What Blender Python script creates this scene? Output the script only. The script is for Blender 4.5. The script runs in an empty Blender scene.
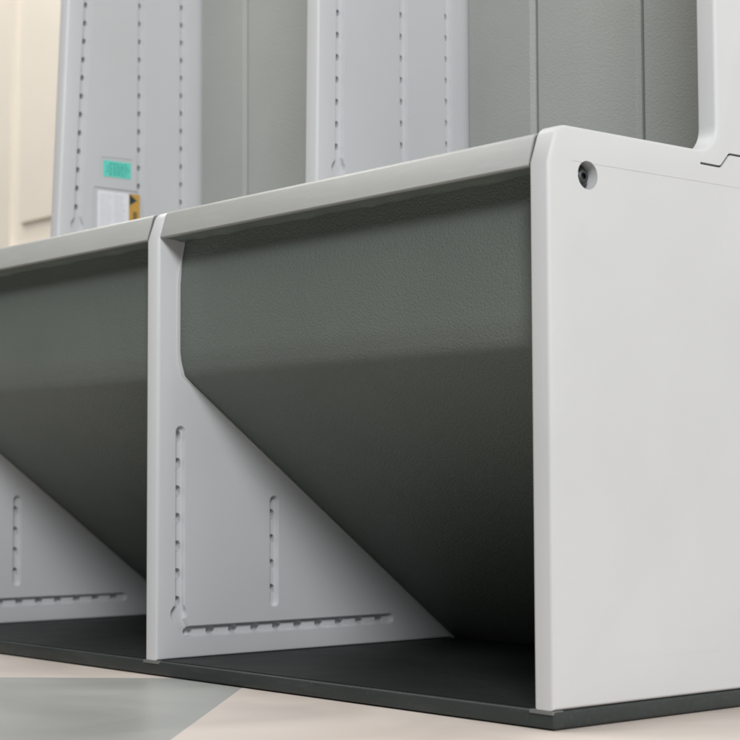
import bpy, bmesh, math, random
from mathutils import Vector, Matrix
random.seed(7)
scene = bpy.context.scene
col = scene.collection

# ------------------------------------------------------------------ materials
def nodes(name):
    m = bpy.data.materials.new(name); m.use_nodes = True
    nt = m.node_tree
    b = nt.nodes['Principled BSDF']
    return m, nt, b

def plastic(name, rgb, rough=0.5, edge=0, grain=(700.0, .00005), leather=None,
            mottle=0.05, spec=0.35, scuff=0.0, speck=0.0):
    """Moulded plastic: soft worn edges, fine grain, faint tone and gloss variation."""
    m, nt, b = nodes(name)
    L = nt.links.new
    tc = nt.nodes.new('ShaderNodeTexCoord')
    n1 = nt.nodes.new('ShaderNodeTexNoise'); n1.inputs['Scale'].default_value = 7; n1.inputs['Detail'].default_value = 5
    L(tc.outputs['Object'], n1.inputs['Vector'])
    mr = nt.nodes.new('ShaderNodeMapRange')
    mr.inputs['From Min'].default_value = .3; mr.inputs['From Max'].default_value = .7
    mr.inputs['To Min'].default_value = 1 - mottle; mr.inputs['To Max'].default_value = 1 + mottle
    L(n1.outputs['Fac'], mr.inputs['Value'])
    mul = nt.nodes.new('ShaderNodeVectorMath'); mul.operation = 'SCALE'
    mul.inputs[0].default_value = rgb
    L(mr.outputs['Result'], mul.inputs['Scale'])
    colout = mul.outputs['Vector']
    if scuff:
        # long pale rub marks along x
        mp = nt.nodes.new('ShaderNodeMapping'); mp.inputs['Scale'].default_value = (6, 55, 55)
        L(tc.outputs['Object'], mp.inputs['Vector'])
        ns = nt.nodes.new('ShaderNodeTexNoise'); ns.inputs['Scale'].default_value = 3; ns.inputs['Detail'].default_value = 8
        ns.inputs['Roughness'].default_value = .7
        L(mp.outputs['Vector'], ns.inputs['Vector'])
        ms = nt.nodes.new('ShaderNodeMapRange')
        ms.inputs['From Min'].default_value = .52; ms.inputs['From Max'].default_value = .78
        ms.inputs['To Max'].default_value = scuff
        L(ns.outputs['Fac'], ms.inputs['Value'])
        ad = nt.nodes.new('ShaderNodeVectorMath'); ad.operation = 'ADD'
        L(colout, ad.inputs[0]); L(ms.outputs['Result'], ad.inputs[1])
        colout = ad.outputs['Vector']
    if speck:
        vs = nt.nodes.new('ShaderNodeTexNoise'); vs.inputs['Scale'].default_value = 420; vs.inputs['Detail'].default_value = 2
        L(tc.outputs['Object'], vs.inputs['Vector'])
        m2 = nt.nodes.new('ShaderNodeMapRange')
        m2.inputs['From Min'].default_value = .66; m2.inputs['From Max'].default_value = .8
        m2.inputs['To Max'].default_value = speck
        L(vs.outputs['Fac'], m2.inputs['Value'])
        a2 = nt.nodes.new('ShaderNodeVectorMath'); a2.operation = 'ADD'
        L(colout, a2.inputs[0]); L(m2.outputs['Result'], a2.inputs[1])
        colout = a2.outputs['Vector']
    L(colout, b.inputs['Base Color'])
    rr = nt.nodes.new('ShaderNodeMapRange')
    rr.inputs['To Min'].default_value = rough - .08; rr.inputs['To Max'].default_value = rough + .08
    n2 = nt.nodes.new('ShaderNodeTexNoise'); n2.inputs['Scale'].default_value = 23; n2.inputs['Detail'].default_value = 6
    L(tc.outputs['Object'], n2.inputs['Vector']); L(n2.outputs['Fac'], rr.inputs['Value'])
    L(rr.outputs['Result'], b.inputs['Roughness'])
    b.inputs['Specular IOR Level'].default_value = spec
    def scaled(out, k):
        q = nt.nodes.new('ShaderNodeMath'); q.operation = 'MULTIPLY'; q.inputs[1].default_value = k
        L(out, q.inputs[0]); return q.outputs['Value']
    def plus(p, q):
        r = nt.nodes.new('ShaderNodeMath'); r.operation = 'ADD'
        L(p, r.inputs[0]); L(q, r.inputs[1]); return r.outputs['Value']
    # heights in metres: shallow unevenness of the skin + fine grain + leather grain
    nw = nt.nodes.new('ShaderNodeTexNoise'); nw.inputs['Scale'].default_value = 14; nw.inputs['Detail'].default_value = 0
    L(tc.outputs['Object'], nw.inputs['Vector'])
    h = scaled(nw.outputs['Fac'], .0004)
    if grain:
        ng = nt.nodes.new('ShaderNodeTexNoise'); ng.inputs['Scale'].default_value = grain[0]; ng.inputs['Detail'].default_value = 1
        L(tc.outputs['Object'], ng.inputs['Vector'])
        h = plus(h, scaled(ng.outputs['Fac'], grain[1]))
    if leather:
        vo = nt.nodes.new('ShaderNodeTexVoronoi'); vo.feature = 'F1'; vo.inputs['Scale'].default_value = leather[0]
        L(tc.outputs['Object'], vo.inputs['Vector'])
        h = plus(h, scaled(vo.outputs['Distance'], -leather[1]))
    bp = nt.nodes.new('ShaderNodeBump'); bp.inputs['Strength'].default_value = 1; bp.inputs['Distance'].default_value = 1
    L(h, bp.inputs['Height'])
    if edge:
        bv = nt.nodes.new('ShaderNodeBevel'); bv.samples = 4; bv.inputs['Radius'].default_value = edge
        L(bv.outputs['Normal'], bp.inputs['Normal'])
    L(bp.outputs['Normal'], b.inputs['Normal'])
    return m

def flat(name, rgb, rough=.5, metal=0.0, spec=.5):
    m, nt, b = nodes(name)
    tc = nt.nodes.new('ShaderNodeTexCoord')
    n1 = nt.nodes.new('ShaderNodeTexNoise'); n1.inputs['Scale'].default_value = 60
    nt.links.new(tc.outputs['Object'], n1.inputs['Vector'])
    mr = nt.nodes.new('ShaderNodeMapRange'); mr.inputs['To Min'].default_value = .93; mr.inputs['To Max'].default_value = 1.07
    nt.links.new(n1.outputs['Fac'], mr.inputs['Value'])
    mul = nt.nodes.new('ShaderNodeVectorMath'); mul.operation = 'SCALE'; mul.inputs[0].default_value = rgb
    nt.links.new(mr.outputs['Result'], mul.inputs['Scale'])
    nt.links.new(mul.outputs['Vector'], b.inputs['Base Color'])
    b.inputs['Roughness'].default_value = rough; b.inputs['Metallic'].default_value = metal
    b.inputs['Specular IOR Level'].default_value = spec
    return m

M_WHITE = plastic('white_moulded_plastic', (.535, .54, .545), rough=.46, mottle=.03)
M_RIBBED = plastic('white_slotted_plastic', (.58, .587, .60), rough=.38, edge=.0005, mottle=.02)
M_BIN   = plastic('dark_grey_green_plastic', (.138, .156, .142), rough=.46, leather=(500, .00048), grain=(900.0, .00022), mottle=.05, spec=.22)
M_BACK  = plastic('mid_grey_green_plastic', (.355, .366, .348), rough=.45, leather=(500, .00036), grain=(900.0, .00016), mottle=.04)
M_BASE  = plastic('charcoal_plastic', (.034, .040, .039), rough=.45, grain=(500.0, .00012), mottle=.15, scuff=.02, speck=.04, spec=.25)
M_BENCH = plastic('bench_grey_plastic', (.355, .36, .348), rough=.44, mottle=.03, scuff=.05)
M_TAB   = plastic('grey_plastic', (.15, .155, .15), rough=.5)
M_STEEL = flat('dark_steel', (.075, .08, .085), .33, 1.0)
M_TEAL  = flat('teal_label', (.14, .70, .58), .45)
M_PAPER = flat('white_card', (.80, .80, .84), .6)
M_AMBER = flat('amber_label', (.58, .33, .07), .5)
M_INK   = flat('ink', (.02, .05, .05), .6)
M_INKT  = flat('faded_ink', (.015, .13, .115), .6)
M_PALE  = flat('faint_grey_ink', (.62, .62, .67), .6)

# ------------------------------------------------------------------ mesh helpers
def link(name, me, mat, parent=None):
    o = bpy.data.objects.new(name, me)
    col.objects.link(o)
    if mat:
        me.materials.clear(); me.materials.append(mat)
    if parent: o.parent = parent; o.matrix_parent_inverse = parent.matrix_world.inverted()
    return o

def smooth(me, angle=35):
    for p in me.polygons: p.use_smooth = True
    me.set_sharp_from_angle(angle=math.radians(angle))

def prism_x(prof, x0, x1, bevel=0.0, seg=3, skip=None):
    """Prism of a (y, z) outline between x0 and x1; the outline's edges on both faces get rounded."""
    bm = bmesh.new()
    a = [bm.verts.new((x0, y, z)) for y, z in prof]
    b = [bm.verts.new((x1, y, z)) for y, z in prof]
    n = len(prof)
    es = []
    for i in range(n):
        j = (i + 1) % n
        bm.faces.new((a[i], a[j], b[j], b[i]))
    bm.faces.new(list(reversed(a))); bm.faces.new(b)
    bmesh.ops.recalc_face_normals(bm, faces=bm.faces[:])
    if bevel:
        for i in range(n):
            j = (i + 1) % n
            if skip and (i in skip): continue
            es.append(bm.edges.get((a[i], a[j]))); es.append(bm.edges.get((b[i], b[j])))
        bmesh.ops.bevel(bm, geom=es, offset=bevel, segments=seg, profile=.5, affect='EDGES', clamp_overlap=True)
    return bm

def to_mesh(bm, name, angle=35):
    bmesh.ops.recalc_face_normals(bm, faces=bm.faces[:])
    me = bpy.data.meshes.new(name); bm.to_mesh(me); bm.free()
    smooth(me, angle)
    return me

def add_box(bm, x0, x1, y0, y1, z0, z1):
    r = bmesh.ops.create_cube(bm, size=1)
    for v in r['verts']:
        v.co = Vector(((x0 + x1) / 2 + v.co.x * (x1 - x0), (y0 + y1) / 2 + v.co.y * (y1 - y0), (z0 + z1) / 2 + v.co.z * (z1 - z0)))
    return r['verts']

def add_prism(bm, pts, x0, x1):
    a = [bm.verts.new((x0, y, z)) for y, z in pts]; b = [bm.verts.new((x1, y, z)) for y, z in pts]
    n = len(pts)
    fs = [bm.faces.new((a[i], a[(i + 1) % n], b[(i + 1) % n], b[i])) for i in range(n)]
    fs.append(bm.faces.new(list(reversed(a)))); fs.append(bm.faces.new(b))
    bmesh.ops.recalc_face_normals(bm, faces=fs)

def stadium(y0, z0, y1, z1, w, seg=8):
    """Outline of a rounded slot between two centres."""
    d = Vector((y1 - y0, z1 - z0)); d.normalize(); nrm = Vector((-d.y, d.x)); r = w / 2
    ang = math.atan2(nrm.y, nrm.x)
    pts = []
    for k in range(seg + 1):
        a = ang + math.pi * k / seg
        pts.append((y0 + r * math.cos(a), z0 + r * math.sin(a)))
    for k in range(seg + 1):
        a = ang + math.pi + math.pi * k / seg
        pts.append((y1 + r * math.cos(a), z1 + r * math.sin(a)))
    return pts

def add_taper(bm, outline, w, xs, depth, grow, over=.004):
    """Cutter whose walls lean outwards: width w at the bottom, w + 2 * grow at the surface xs."""
    k = (depth + over) / depth
    p = outline(w); q = outline(w + 2 * grow * k)
    n = len(p)
    a = [bm.verts.new((xs - depth, y, z)) for y, z in p]; b = [bm.verts.new((xs + over, y, z)) for y, z in q]
    fs = [bm.faces.new((a[i], a[(i + 1) % n], b[(i + 1) % n], b[i])) for i in range(n)]
    fs.append(bm.faces.new(list(reversed(a)))); fs.append(bm.faces.new(b))
    bmesh.ops.recalc_face_normals(bm, faces=fs)

def circle(cy, cz, r, seg=28):
    return [(cy + r * math.cos(2 * math.pi * k / seg), cz + r * math.sin(2 * math.pi * k / seg)) for k in range(seg)]

def carve(me, cutters, name):
    """Subtract each cutter mesh (list of bmeshes) in turn from the mesh."""
    o = bpy.data.objects.new('carving', me); col.objects.link(o)
    cs = []
    for bm in cutters:
        cm = bpy.data.meshes.new('cutter'); bm.to_mesh(cm); bm.free()
        c = bpy.data.objects.new('cutter', cm); col.objects.link(c); cs.append(c)
        md = o.modifiers.new('b', 'BOOLEAN'); md.operation = 'DIFFERENCE'; md.solver = 'EXACT'
        md.use_self = True; md.object = c
    dg = bpy.context.evaluated_depsgraph_get(); dg.update()
    res = bpy.data.meshes.new_from_object(o.evaluated_get(dg))
    res.name = name
    bpy.data.objects.remove(o)
    for c in cs: bpy.data.objects.remove(c)
    smooth(res, 32)
    return res

# ------------------------------------------------------------------ dimensions (metres)
BAY = .5497              # pitch of the bays; end panel's outer face at x = 0
TH = .0215               # panel thickness
YB = .434                # front of the back panel
ZB = .0155               # top of the base board
TOP = .4755
HT = 1.28

def panel_outline(upright=.209, R=.024, slot=False, back=.455, bottom=ZB, drop=0.0):
    T = TOP - drop
    p = [(0, bottom), (0, .4445 - drop), (.0082, .4678 - drop), (.0098, .4707 - drop), (.0140, .4738 - drop), (.0215, T)]
    if drop: p += [(.12, T)]
    p += [(upright - R - .006, TOP)]
    for k in range(1, 9):
        a = -math.pi / 2 + math.pi / 2 * k / 8
        p.append((upright - R + R * math.cos(a), TOP + R + R * math.sin(a)))
    p += [(upright, HT), (back, HT)]
    skip = set()
    if slot:
        w = .0010
        up = [(back, .4772 + w), (.2262, .4758 + w), (.2240, .4746 + w), (.2140, .4643 + w), (.2118, .4634 + w), (.1870, .4636 + w)]
        dn = [(.1862, .4636), (.1870, .4636 - w), (.2121, .4634 - w), (.2150, .4642 - w * .8), (.2250, .4744 - w * .8), (.2266, .4758 - w), (back, .4772 - w)]
        i0 = len(p)
        p += up + dn
        skip = set(range(i0, len(p) - 1))
    p += [(back, bottom)]
    return p, skip

# ------------------------------------------------------------------ the locker
locker = bpy.data.objects.new('equipment_locker', None); col.objects.link(locker)
locker.location = (-BAY, .22, 0); locker.empty_display_size = .1
bpy.context.view_layer.update()
locker['label'] = 'pale grey plastic locker with dark sloping bins in open bays on charcoal base'
locker['category'] = 'locker'

# end panel ---------------------------------------------------------
prof, skip = panel_outline(slot=True)
me = to_mesh(prism_x(prof, -TH, 0, bevel=.0036, seg=4, skip=skip), 'end_panel')
c1 = bmesh.new(); add_prism(c1, circle(.0455, .4373, .0116, 40), -.0125, .01)
c2 = bmesh.new()
add_prism(c2, [(.0262, .4463), (.0262, .4472), (.47, .4478), (.47, .4471)], -.00025, .01)     # mould line under the top edge
c3 = bmesh.new()
add_prism(c3, [(.05, .0492), (.05, .0499), (.47, .0499), (.47, .0492)], -.0001, .01)
me = carve(me, [c1, c2, c3], 'end_panel')
end_panel = link('end_panel', me, M_WHITE, locker)

# bolt: domed head with a hex socket and a washer
bm = bmesh.new()
ringsr = [(.0000, -.0070), (.0030, -.0070), (.0030, -.0042), (.0040, -.0040), (.0060, -.0050), (.0074, -.0068), (.0080, -.0088), (.0080, -.0100), (.0104, -.0101), (.0106, -.0110), (.0104, -.0120)]
prev = None
N = 36
for r, x in ringsr:
    if r == 0:
        ring = [bm.verts.new((x, .0455, .4373))]
    else:
        ring = []
        for k in range(N):
            a = 2 * math.pi * k / N
            rr = r
            if r <= .0031:       # hexagonal socket
                s = (a % (math.pi / 3)) - math.pi / 6
                rr = r * math.cos(math.pi / 6) / math.cos(s)
            ring.append(bm.verts.new((x, .0455 + rr * math.cos(a), .4373 + rr * math.sin(a))))
    if prev:
        if len(prev) == 1:
            for k in range(N): bm.faces.new((prev[0], ring[k], ring[(k + 1) % N]))
        else:
            for k in range(N): bm.faces.new((prev[k], ring[k], ring[(k + 1) % N], prev[(k + 1) % N]))
    prev = ring
bm.faces.new(prev)
link('bolt', to_mesh(bm, 'bolt', 40), M_STEEL, end_panel)

# bin outline (y, z) -------------------------------------------------
def bin_curve(off=0.0):
    pts = [(.0325, .4470), (.0322, .4390), (.0290, .4210), (.0262, .4080), (.0252, .3960), (.0252, .3300),
           (.0256, .3250), (.0268, .3180), (.0288, .3110), (.0308, .3040)]
    for t in (.014, .04, .125, .25, .375, .5, .625, .75, .875, 1.0):
        pts.append((.0308 + (.4080 - .0308) * t, .3040 + (.0156 - .3040) * t))
    if off:
        out = []
        for i, p in enumerate(pts):
            a = Vector(pts[max(0, i - 1)]); b = Vector(pts[min(len(pts) - 1, i + 1)])
            t = (b - a).normalized(); n = Vector((-t.y, t.x))
            out.append((p[0] + n.x * off, p[1] + n.y * off))
        return out
    return pts

# divider panels ----------------------------------------------------
def divider(x, shear):
    """x: the visible (right-hand) face. Grooves with pockets are carved into it."""
    prof, _ = panel_outline(upright=.207, drop=.003)
    me = to_mesh(prism_x(prof, x - TH, x, bevel=.0034, seg=3), 'divider_panel')
    d = .0052
    g = bmesh.new()
    G = .0016
    add_taper(g, lambda w: stadium(.0278, .2460, .0278, .0720, w), .0086, x, d, G)
    add_taper(g, lambda w: stadium(.1478, .1740, .1478, .0685, w), .0086, x, d, G)
    add_taper(g, lambda w: stadium(.0350, .0424, .3095, .0424, w), .0086, x, d, G)
    g2 = bmesh.new()
    add_taper(g2, lambda w: stadium(.0275, .0600, .0345, .0430, w), .0082, x, d * .97, G)
    kb = bmesh.new()
    add_taper(kb, lambda w: circle(.0262, .0610, w / 2, 28), .0186, x, d * .985, .0006)
    add_prism(kb, [(.0262 - .0079, .0660), (.0278 - .0040, .0740), (.0278 + .0040, .0740), (.0262 + .0079, .0660)], x - d * .97, x + .01)
    up = bmesh.new()
    ups = ((.2400, .0105), (.3345, .0100), (.4045, .0095))
    for y, w in ups:
        add_taper(up, lambda ww: stadium(y, HT - .06, y, (.556 if y < .3 else .50), ww), w - .0015, x, d, G)
    add_taper(kb, lambda w: circle(.2395, .5415, w / 2, 28), .0190, x, d * .985, .0006)
    add_prism(kb, [(.2395 - .0080, .5460), (.2400 - .0044, .5560), (.2400 + .0044, .5560), (.2395 + .0080, .5460)], x - d * .97, x + .01)
    # framed recesses that hold the sticker and the card are carved on the far divider only
    pk = bmesh.new()
    for k in range(7):
        z = .2415 - k * .0281
        add_prism(pk, stadium(.0272, z + .0019, .0272, z - .0019, .0082), x - .0112, x + .005)
    for k in range(4):
        z = .1598 - k * .0264
        add_prism(pk, stadium(.1472, z + .0019, .1472, z - .0019, .0082), x - .0112, x + .005)
    for k in range(10):
        y = .0402 + k * .0286
        add_prism(pk, stadium(y - .0019, .0422, y + .0019, .0422, .0078), x - .0112, x + .005)
    for y, w in ups:
        k = 0; z = .5665 + (y - .24) * .14
        while z < HT - .08:
            add_prism(pk, stadium(y - .0008, z + .0006, y - .0008, z - .0006, .0066), x - .0185, x + .005)
            z += .0253
    cut = [g, g2, kb, up, pk]
    if shear > .03:
        f = bmesh.new()
        add_prism(f, [(.2705, .6075), (.2715, .6385), (.3215, .6400), (.3222, .6085)], x - .0007, x + .005)
        add_prism(f, [(.2630, .5300), (.2630, .5965), (.3375, .5965), (.3375, .5300)], x - .0014, x + .005)
        cut.append(f)
    me = carve(me, cut, 'divider_panel')
    if shear:
        for v in me.vertices:
            if v.co.z > .47 and v.co.y < .34:
                w = min(1, max(0, (.335 - v.co.y) / (.335 - .255)))
                fz = v.co.z - .66
                if v.co.z < .52: fz = (-.14) * (v.co.z - .47) / .05
                v.co.y += shear * fz * w
    o = link('divider_panel', me, M_RIBBED, locker)
    return o

mid = divider(-BAY, .016)
far = divider(-2 * BAY, .046)

# raised rib that frames the bin on each divider (part of the divider's look)
def rib(x, parent):
    c = bin_curve(); e = bin_curve(-.0026)
    bm = bmesh.new()
    rows = []
    for (y, z), (y2, z2) in zip(c, e):
        rows.append([bm.verts.new((x - .001, y2, z2)), bm.verts.new((x + .0012, y2 * .75 + y * .25, z2 * .75 + z * .25)),
                     bm.verts.new((x + .0012, y2 * .2 + y * .8, z2 * .2 + z * .8)), bm.verts.new((x - .001, y, z))])
    for a, b in zip(rows, rows[1:]):
        for k in range(3): bm.faces.new((a[k], a[k + 1], b[k + 1], b[k]))
    link('rib', to_mesh(bm, 'rib', 40), M_WHITE, parent)
rib(-BAY, mid); rib(-2 * BAY, far)

# stickers on the far divider -------------------------------------------------
xs = -2 * BAY - .0007 + .0003
def yz_sheet(bm, x, y0, y1, z0, z1, t=.0003, tilt=0):
    add_box(bm, x, x + t, y0, y1, z0, z1)
bm = bmesh.new(); yz_sheet(bm, xs, .2745, .3185, .6125, .6345)
teal = link('sticker', to_mesh(bm, 'sticker'), M_TEAL, far)
teal['label'] = 'small teal sticker with dark lines of print'
bm = bmesh.new()
for z, a, b in ((.6305, .284, .311), (.6268, .280, .3165), (.6232, .281, .3165), (.6196, .279, .315), (.6160, .284, .310)):
    y = a
    while y < b:
        w = random.uniform(.0015, .005)
        yz_sheet(bm, xs + .0003, y, min(b, y + w), z - .0006, z + .0006, .00012)
        y += w + random.uniform(.0012, .003)
link('print', to_mesh(bm, 'print'), M_INKT, teal)
xc = -2 * BAY - .0014 + .0004
bm = bmesh.new(); yz_sheet(bm, xc, .2660, .3160, .5310, .5925)
card = link('card', to_mesh(bm, 'card'), M_PAPER, far)
bm = bmesh.new()
for k in range(14):
    z = .587 - k * .0034
    for a, b in ((.270, .289), (.2925, .3115)):
        yz_sheet(bm, xc + .0003, a, b - random.uniform(0, .006), z - .0005, z + .0005, .0001)
link('print', to_mesh(bm, 'print'), M_PALE, card)
bm = bmesh.new(); yz_sheet(bm, xc, .3164, .3335, .5310, .5920)
strip = link('warning_strip', to_mesh(bm, 'warning_strip'), M_AMBER, card)
bm = bmesh.new()
add_prism(bm, [(.3170, .5915), (.3170, .5765), (.3290, .5835)], xc + .0003, xc + .00042)
add_prism(bm, [(.3185, .5756), (.3172, .5765), (.3172, .5735)], xc + .0003, xc + .00042)
for k in range(7):
    z = .5665 - k * .0030
    yz_sheet(bm, xc + .0003, .3225, .3290, z - .0009, z + .0009, .00012)
link('print', to_mesh(bm, 'print'), M_INK, strip)

# bench tops --------------------------------------------------------
def bench(x0, x1):
    p = [(.0022, .4430), (.0012, .4440), (.0080, .4672), (.0105, .4702), (.0150, .4709), (.430, .4709), (.430, .4490), (.0105, .4490), (.0075, .4430)]
    bm = prism_x(p, x0, x1, bevel=.0009, seg=2)
    o = link('bench_top', to_mesh(bm, 'bench_top', 40), M_BENCH, locker)
    q = [(.0030, .4440), (.0020, .4446), (.0088, .4668), (.0110, .4694), (.0160, .4699), (.40, .4699), (.40, .4500), (.0105, .4500), (.0085, .4440)]
    link('seam_strip', to_mesh(prism_x(q, x1 + .0005, x1 + .0013), 'seam_strip', 40), M_TAB, o)
    return o
bench(-BAY + .0002, -TH - .0020)
bench(-2 * BAY + .0002, -BAY - TH - .0022)

# bins ----------------------------------------------------------------
def storage_bin(x0, x1):
    outer = bin_curve(); inner = bin_curve(.004)
    n = 36
    bm = bmesh.new()
    def row(x):
        return [bm.verts.new((x, y, z)) for y, z in outer]
    rows = [row(x0 + (x1 - x0) * i / n) for i in range(n + 1)]
    for a, b in zip(rows, rows[1:]):
        for k in range(len(outer) - 1): bm.faces.new((a[k], b[k], b[k + 1], a[k + 1]))
    # slightly uneven side edges and a soft bow of the skin
    for i, r in enumerate(rows):
        u = i / n
        for k, v in enumerate(r):
            if .303 < v.co.z < .41: v.co.y += .0022 * (1 - math.sin(math.pi * u) ** .5) * 0.6
    back = []
    for a in rows:
        back.append([bm.verts.new((v.co.x, v.co.y + (inner[k][0] - outer[k][0]), v.co.z + (inner[k][1] - outer[k][1]))) for k, v in enumerate(a)])
    for a, b in zip(back, back[1:]):
        for k in range(len(outer) - 1): bm.faces.new((a[k], a[k + 1], b[k + 1], b[k]))
    for R, B in ((rows[0], back[0]), (rows[-1], back[-1])):
        for k in range(len(outer) - 1): bm.faces.new((R[k], R[k + 1], B[k + 1], B[k]))
    for a, b, c, d in zip(rows, rows[1:], back, back[1:]):
        bm.faces.new((a[0], b[0], d[0], c[0])); bm.faces.new((a[-1], b[-1], d[-1], c[-1]))
    # added dark sheet paints the shade of the bench underside; uneven bead behind
    m = 150; rr = []; ph = random.uniform(0, 6)
    for i in range(m + 1):
        t = i / m; x = x0 + (x1 - x0) * t
        s1 = .5 + .5 * math.sin(t * 64 + ph + 1.6 * math.sin(t * 11)); s2 = .5 + .5 * math.sin(t * 27 + ph * 2)
        dz = .0003 + .0013 * s1 * (.35 + .65 * s2) + .0006 * s2
        rr.append([bm.verts.new((x, .0078, .4460)), bm.verts.new((x, .0079, .4434)), bm.verts.new((x, .0110, .4431)), bm.verts.new((x, .0205, .4427)),
                   bm.verts.new((x, .0235, .4424 - dz)), bm.verts.new((x, .0290, .4418 - dz)), bm.verts.new((x, .0340, .4440))])
    for a, b in zip(rr, rr[1:]):
        for k in range(6): bm.faces.new((a[k], b[k], b[k + 1], a[k + 1]))
    me = to_mesh(bm, 'storage_bin', 60)
    return link('storage_bin', me, M_BIN, locker)
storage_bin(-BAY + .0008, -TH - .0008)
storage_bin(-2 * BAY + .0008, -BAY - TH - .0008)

# base ----------------------------------------------------------------
bm = bmesh.new()
vs = add_box(bm, -2 * BAY - TH, -.0002, .0004, .456, .0012, ZB - .0004)
bmesh.ops.bevel(bm, geom=[e for e in bm.edges], offset=.0024, segments=3, profile=.5, affect='EDGES')
base = link('base', to_mesh(bm, 'base', 40), M_BASE, locker)
M_BAYSHADE = plastic('bay_shade_black', (.013, .016, .0155), rough=.55, grain=(500.0, .00015), mottle=.15, scuff=.012, speck=.04, spec=.2)  # near-black of added sheets that paint bay shade onto the base top
for x0, x1 in ((-BAY + .0006, -TH - .0006), (-2 * BAY + .0006, -BAY - TH - .0006)):
    bm = bmesh.new()
    add_box(bm, x0, x1, .0045, .432, ZB - .0006, ZB + .0003)
    link('bay_shade_sheet', to_mesh(bm, 'bay_shade_sheet'), M_BAYSHADE, base)
bm = bmesh.new()                                     # inset feet strip carrying the board
add_box(bm, -2 * BAY - TH + .004, -.004, .0050, .450, .0001, .0020)
link('foot_strip', to_mesh(bm, 'foot_strip'), M_BASE, base)
for x0, x1 in ((-.0262, -.0010), (-BAY - TH - .003, -BAY + .0035), (-2 * BAY - TH, -2 * BAY + .0035)):
    bm = bmesh.new()
    add_box(bm, x0, x1, -.0006, .012, .0122, ZB - .0003)
    bmesh.ops.bevel(bm, geom=[e for e in bm.edges], offset=.0004, segments=2, profile=.5, affect='EDGES')
    link('tab', to_mesh(bm, 'tab'), M_TAB, base)

# back panel -----------------------------------------------------------
pts = [(-2 * BAY + .0005, YB + .014), (-2 * BAY + .0048, YB + .014), (-2 * BAY + .0048, YB)]
for x in (-.9884, -.7400, -BAY, -.4355, -.2781, -.10):
    if abs(x + BAY) < .001:
        pts += [(x - TH - .0012, YB), (x - TH - .0012, YB + .014), (x + .0042, YB + .014), (x + .0042, YB)]
        continue
    pts += [(x - .0095, YB), (x - .0035, YB + .0035), (x - .0030, YB + .013), (x + .0030, YB + .013), (x + .0036, YB)]
pts += [(-TH - .0008, YB)]
bm = bmesh.new()
lo = [bm.verts.new((x, y, ZB + .001)) for x, y in pts]; hi = [bm.verts.new((x, y, HT - .005)) for x, y in pts]
lo2 = [bm.verts.new((x, YB + .0195, ZB + .001)) for x, y in (pts[0], pts[-1])]
hi2 = [bm.verts.new((x, YB + .0195, HT - .005)) for x, y in (pts[0], pts[-1])]
for i in range(len(pts) - 1): bm.faces.new((lo[i], lo[i + 1], hi[i + 1], hi[i]))
bm.faces.new((lo2[0], hi2[0], hi2[1], lo2[1]))
bm.faces.new((lo[0], hi[0], hi2[0], lo2[0])); bm.faces.new((lo[-1], lo2[1], hi2[1], hi[-1]))
bm.faces.new(lo + [lo2[1], lo2[0]]); bm.faces.new(list(reversed(hi)) + [hi2[0], hi2[1]])
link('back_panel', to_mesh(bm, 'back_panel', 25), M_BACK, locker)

# ------------------------------------------------------------------ the floor: large tiles laid at 45 degrees
m, nt, b = nodes('tiled_floor')
L = nt.links.new
tc = nt.nodes.new('ShaderNodeTexCoord')
mp = nt.nodes.new('ShaderNodeMapping'); mp.vector_type = 'POINT'
mp.inputs['Rotation'].default_value = (0, 0, math.radians(45))
L(tc.outputs['Object'], mp.inputs['Vector'])
ck = nt.nodes.new('ShaderNodeTexChecker'); ck.inputs['Scale'].default_value = 1 / .62
ck.inputs['Color1'].default_value = (.37, .377, .36, 1); ck.inputs['Color2'].default_value = (.68, .605, .55, 1)
L(mp.outputs['Vector'], ck.inputs['Vector'])
nz = nt.nodes.new('ShaderNodeTexNoise'); nz.inputs['Scale'].default_value = 5; nz.inputs['Detail'].default_value = 7; nz.inputs['Distortion'].default_value = .8
L(tc.outputs['Object'], nz.inputs['Vector'])
mr = nt.nodes.new('ShaderNodeMapRange'); mr.inputs['From Min'].default_value = .3; mr.inputs['From Max'].default_value = .7
mr.inputs['To Min'].default_value = .85; mr.inputs['To Max'].default_value = 1.09
L(nz.outputs['Fac'], mr.inputs['Value'])
sc = nt.nodes.new('ShaderNodeVectorMath'); sc.operation = 'SCALE'
L(ck.outputs['Color'], sc.inputs[0]); L(mr.outputs['Result'], sc.inputs['Scale'])
L(sc.outputs['Vector'], b.inputs['Base Color'])
mr2 = nt.nodes.new('ShaderNodeMapRange'); mr2.inputs['To Min'].default_value = .22; mr2.inputs['To Max'].default_value = .5
L(nz.outputs['Fac'], mr2.inputs['Value']); L(mr2.outputs['Result'], b.inputs['Roughness'])
bp = nt.nodes.new('ShaderNodeBump'); bp.inputs['Strength'].default_value = .1; bp.inputs['Distance'].default_value = .002
L(nz.outputs['Fac'], bp.inputs['Height']); L(bp.outputs['Normal'], b.inputs['Normal'])
bm = bmesh.new()
cx, cyv = -.4665, .0605      # the corner where four tiles meet is this object's origin
vs = [bm.verts.new((x, y, 0)) for x, y in ((-5, -5), (5, -5), (5, 4), (-5, 4))]
bm.faces.new(vs)
fl = link('floor', to_mesh(bm, 'floor'), m)
fl.location = (cx, cyv, 0)
fl['kind'] = 'structure'

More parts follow.
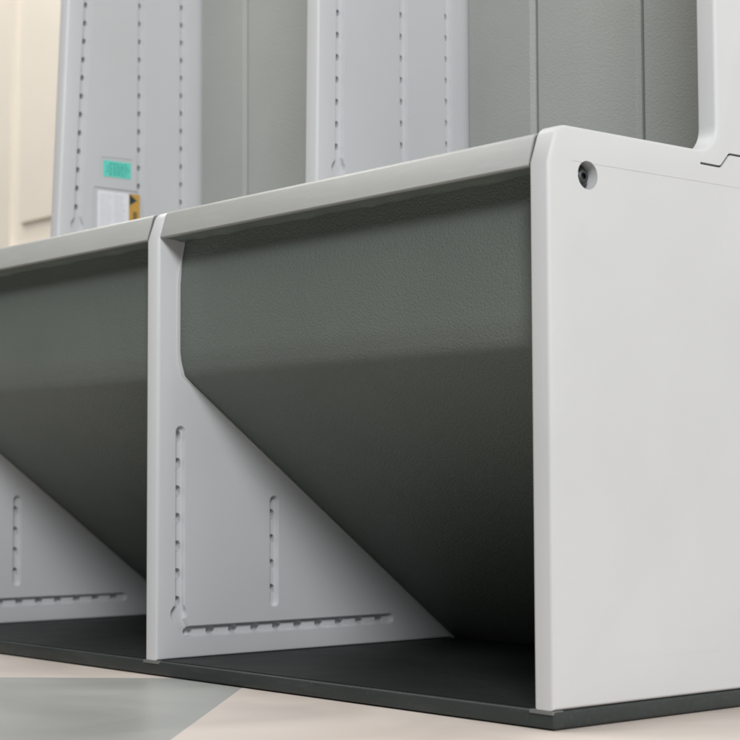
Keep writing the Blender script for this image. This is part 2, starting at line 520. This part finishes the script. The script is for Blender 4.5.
# ------------------------------------------------------------------ the panelled wall behind
M_CREAM = plastic('cream_paint', (.73, .68, .605), rough=.55, edge=0, mottle=.02)
WY = .90
bm = bmesh.new()
add_box(bm, -5.0, 2.0, WY + .012, WY + .10, .0005, 2.6)
def frame_member(x0, x1, z0, z1, y0=WY, y1=WY + .0125):
    v = add_box(bm, x0, x1, y0, y1, z0, z1)
frame_member(-5.0, 2.0, .0008, .12)
px = [-4.42, -3.52, -2.515, -1.61, -.70, .20, 1.10]
for x in px: frame_member(x - .075, x + .020, .12, 2.6)
for a, b2 in zip(px, px[1:]):
    # raised field of each panel with a sunk border
    frame_member(a + .020, b2 - .075, .12, .715)
    add_box(bm, a + .060, b2 - .115, WY + .004, WY + .0128, .765, 2.45)
wall = link('panelled_wall', to_mesh(bm, 'panelled_wall', 20), M_CREAM)
wall['label'] = 'cream painted wall with shallow panel mouldings behind the locker'
wall['category'] = 'wall'

# ------------------------------------------------------------------ light: soft room light
w = bpy.data.worlds.new('World'); scene.world = w; w.use_nodes = True
bgn = w.node_tree.nodes['Background']
bgn.inputs['Color'].default_value = (.95, .97, 1, 1); bgn.inputs['Strength'].default_value = .03

def area(name, loc, target, size, power, rgb=(1, 1, 1), size_y=None):
    ld = bpy.data.lights.new(name, 'AREA'); ld.energy = power; ld.color = rgb
    ld.shape = 'RECTANGLE'; ld.size = size; ld.size_y = size_y or size
    o = bpy.data.objects.new(name, ld); col.objects.link(o); o.location = loc
    o.rotation_euler = (Vector(target) - Vector(loc)).to_track_quat('-Z', 'Y').to_euler()
    return o
area('window_light', (2.6, .35, 1.15), (0, .3, .3), 1.4, 21, (.965, .985, 1), 1.4)
area('front_light', (3.45, -2.9, 3.35), (-.4, .1, .3), 1.4, 258, (.975, .99, 1), 1.5)
area('overhead_light', (-1.25, -.7, 2.7), (-.6, -.5, 0), 1.5, 40, (1, .985, .95))
area('overhead_light', (-2.6, .2, 2.6), (-2.4, .9, .8), 1.0, 34, (1, .96, .90))  # added fill aimed at the wall to brighten it, no known fixture

# ------------------------------------------------------------------ camera
cd = bpy.data.cameras.new('camera'); cam = bpy.data.objects.new('camera', cd); col.objects.link(cam)
C = Vector((.96926, -1.00617, .18774))
yaw = math.radians(40.3); t = math.radians(3.778)
d = Vector((-math.cos(yaw), math.sin(yaw), 0)); r = Vector((math.sin(yaw), math.cos(yaw), 0))
fw = d * math.cos(t) + Vector((0, 0, math.sin(t))); up = r.cross(fw)
R = Matrix((r, up, -fw)).transposed().to_4x4()
roll = Matrix.Rotation(math.radians(-.22), 4, 'Z')
cam.matrix_world = Matrix.Translation(C) @ R @ roll
cd.sensor_width = 36; cd.lens = 1787 / 740 * 36
cd.clip_start = .05; cd.clip_end = 60
cd.dof.use_dof = True; cd.dof.focus_distance = 1.60; cd.dof.aperture_fstop = 11.5
scene.camera = cam

scene.render.engine = 'CYCLES'
scene.view_settings.view_transform = 'Standard'; scene.view_settings.look = 'None'
scene.view_settings.gamma = 1; scene.view_settings.exposure = .04
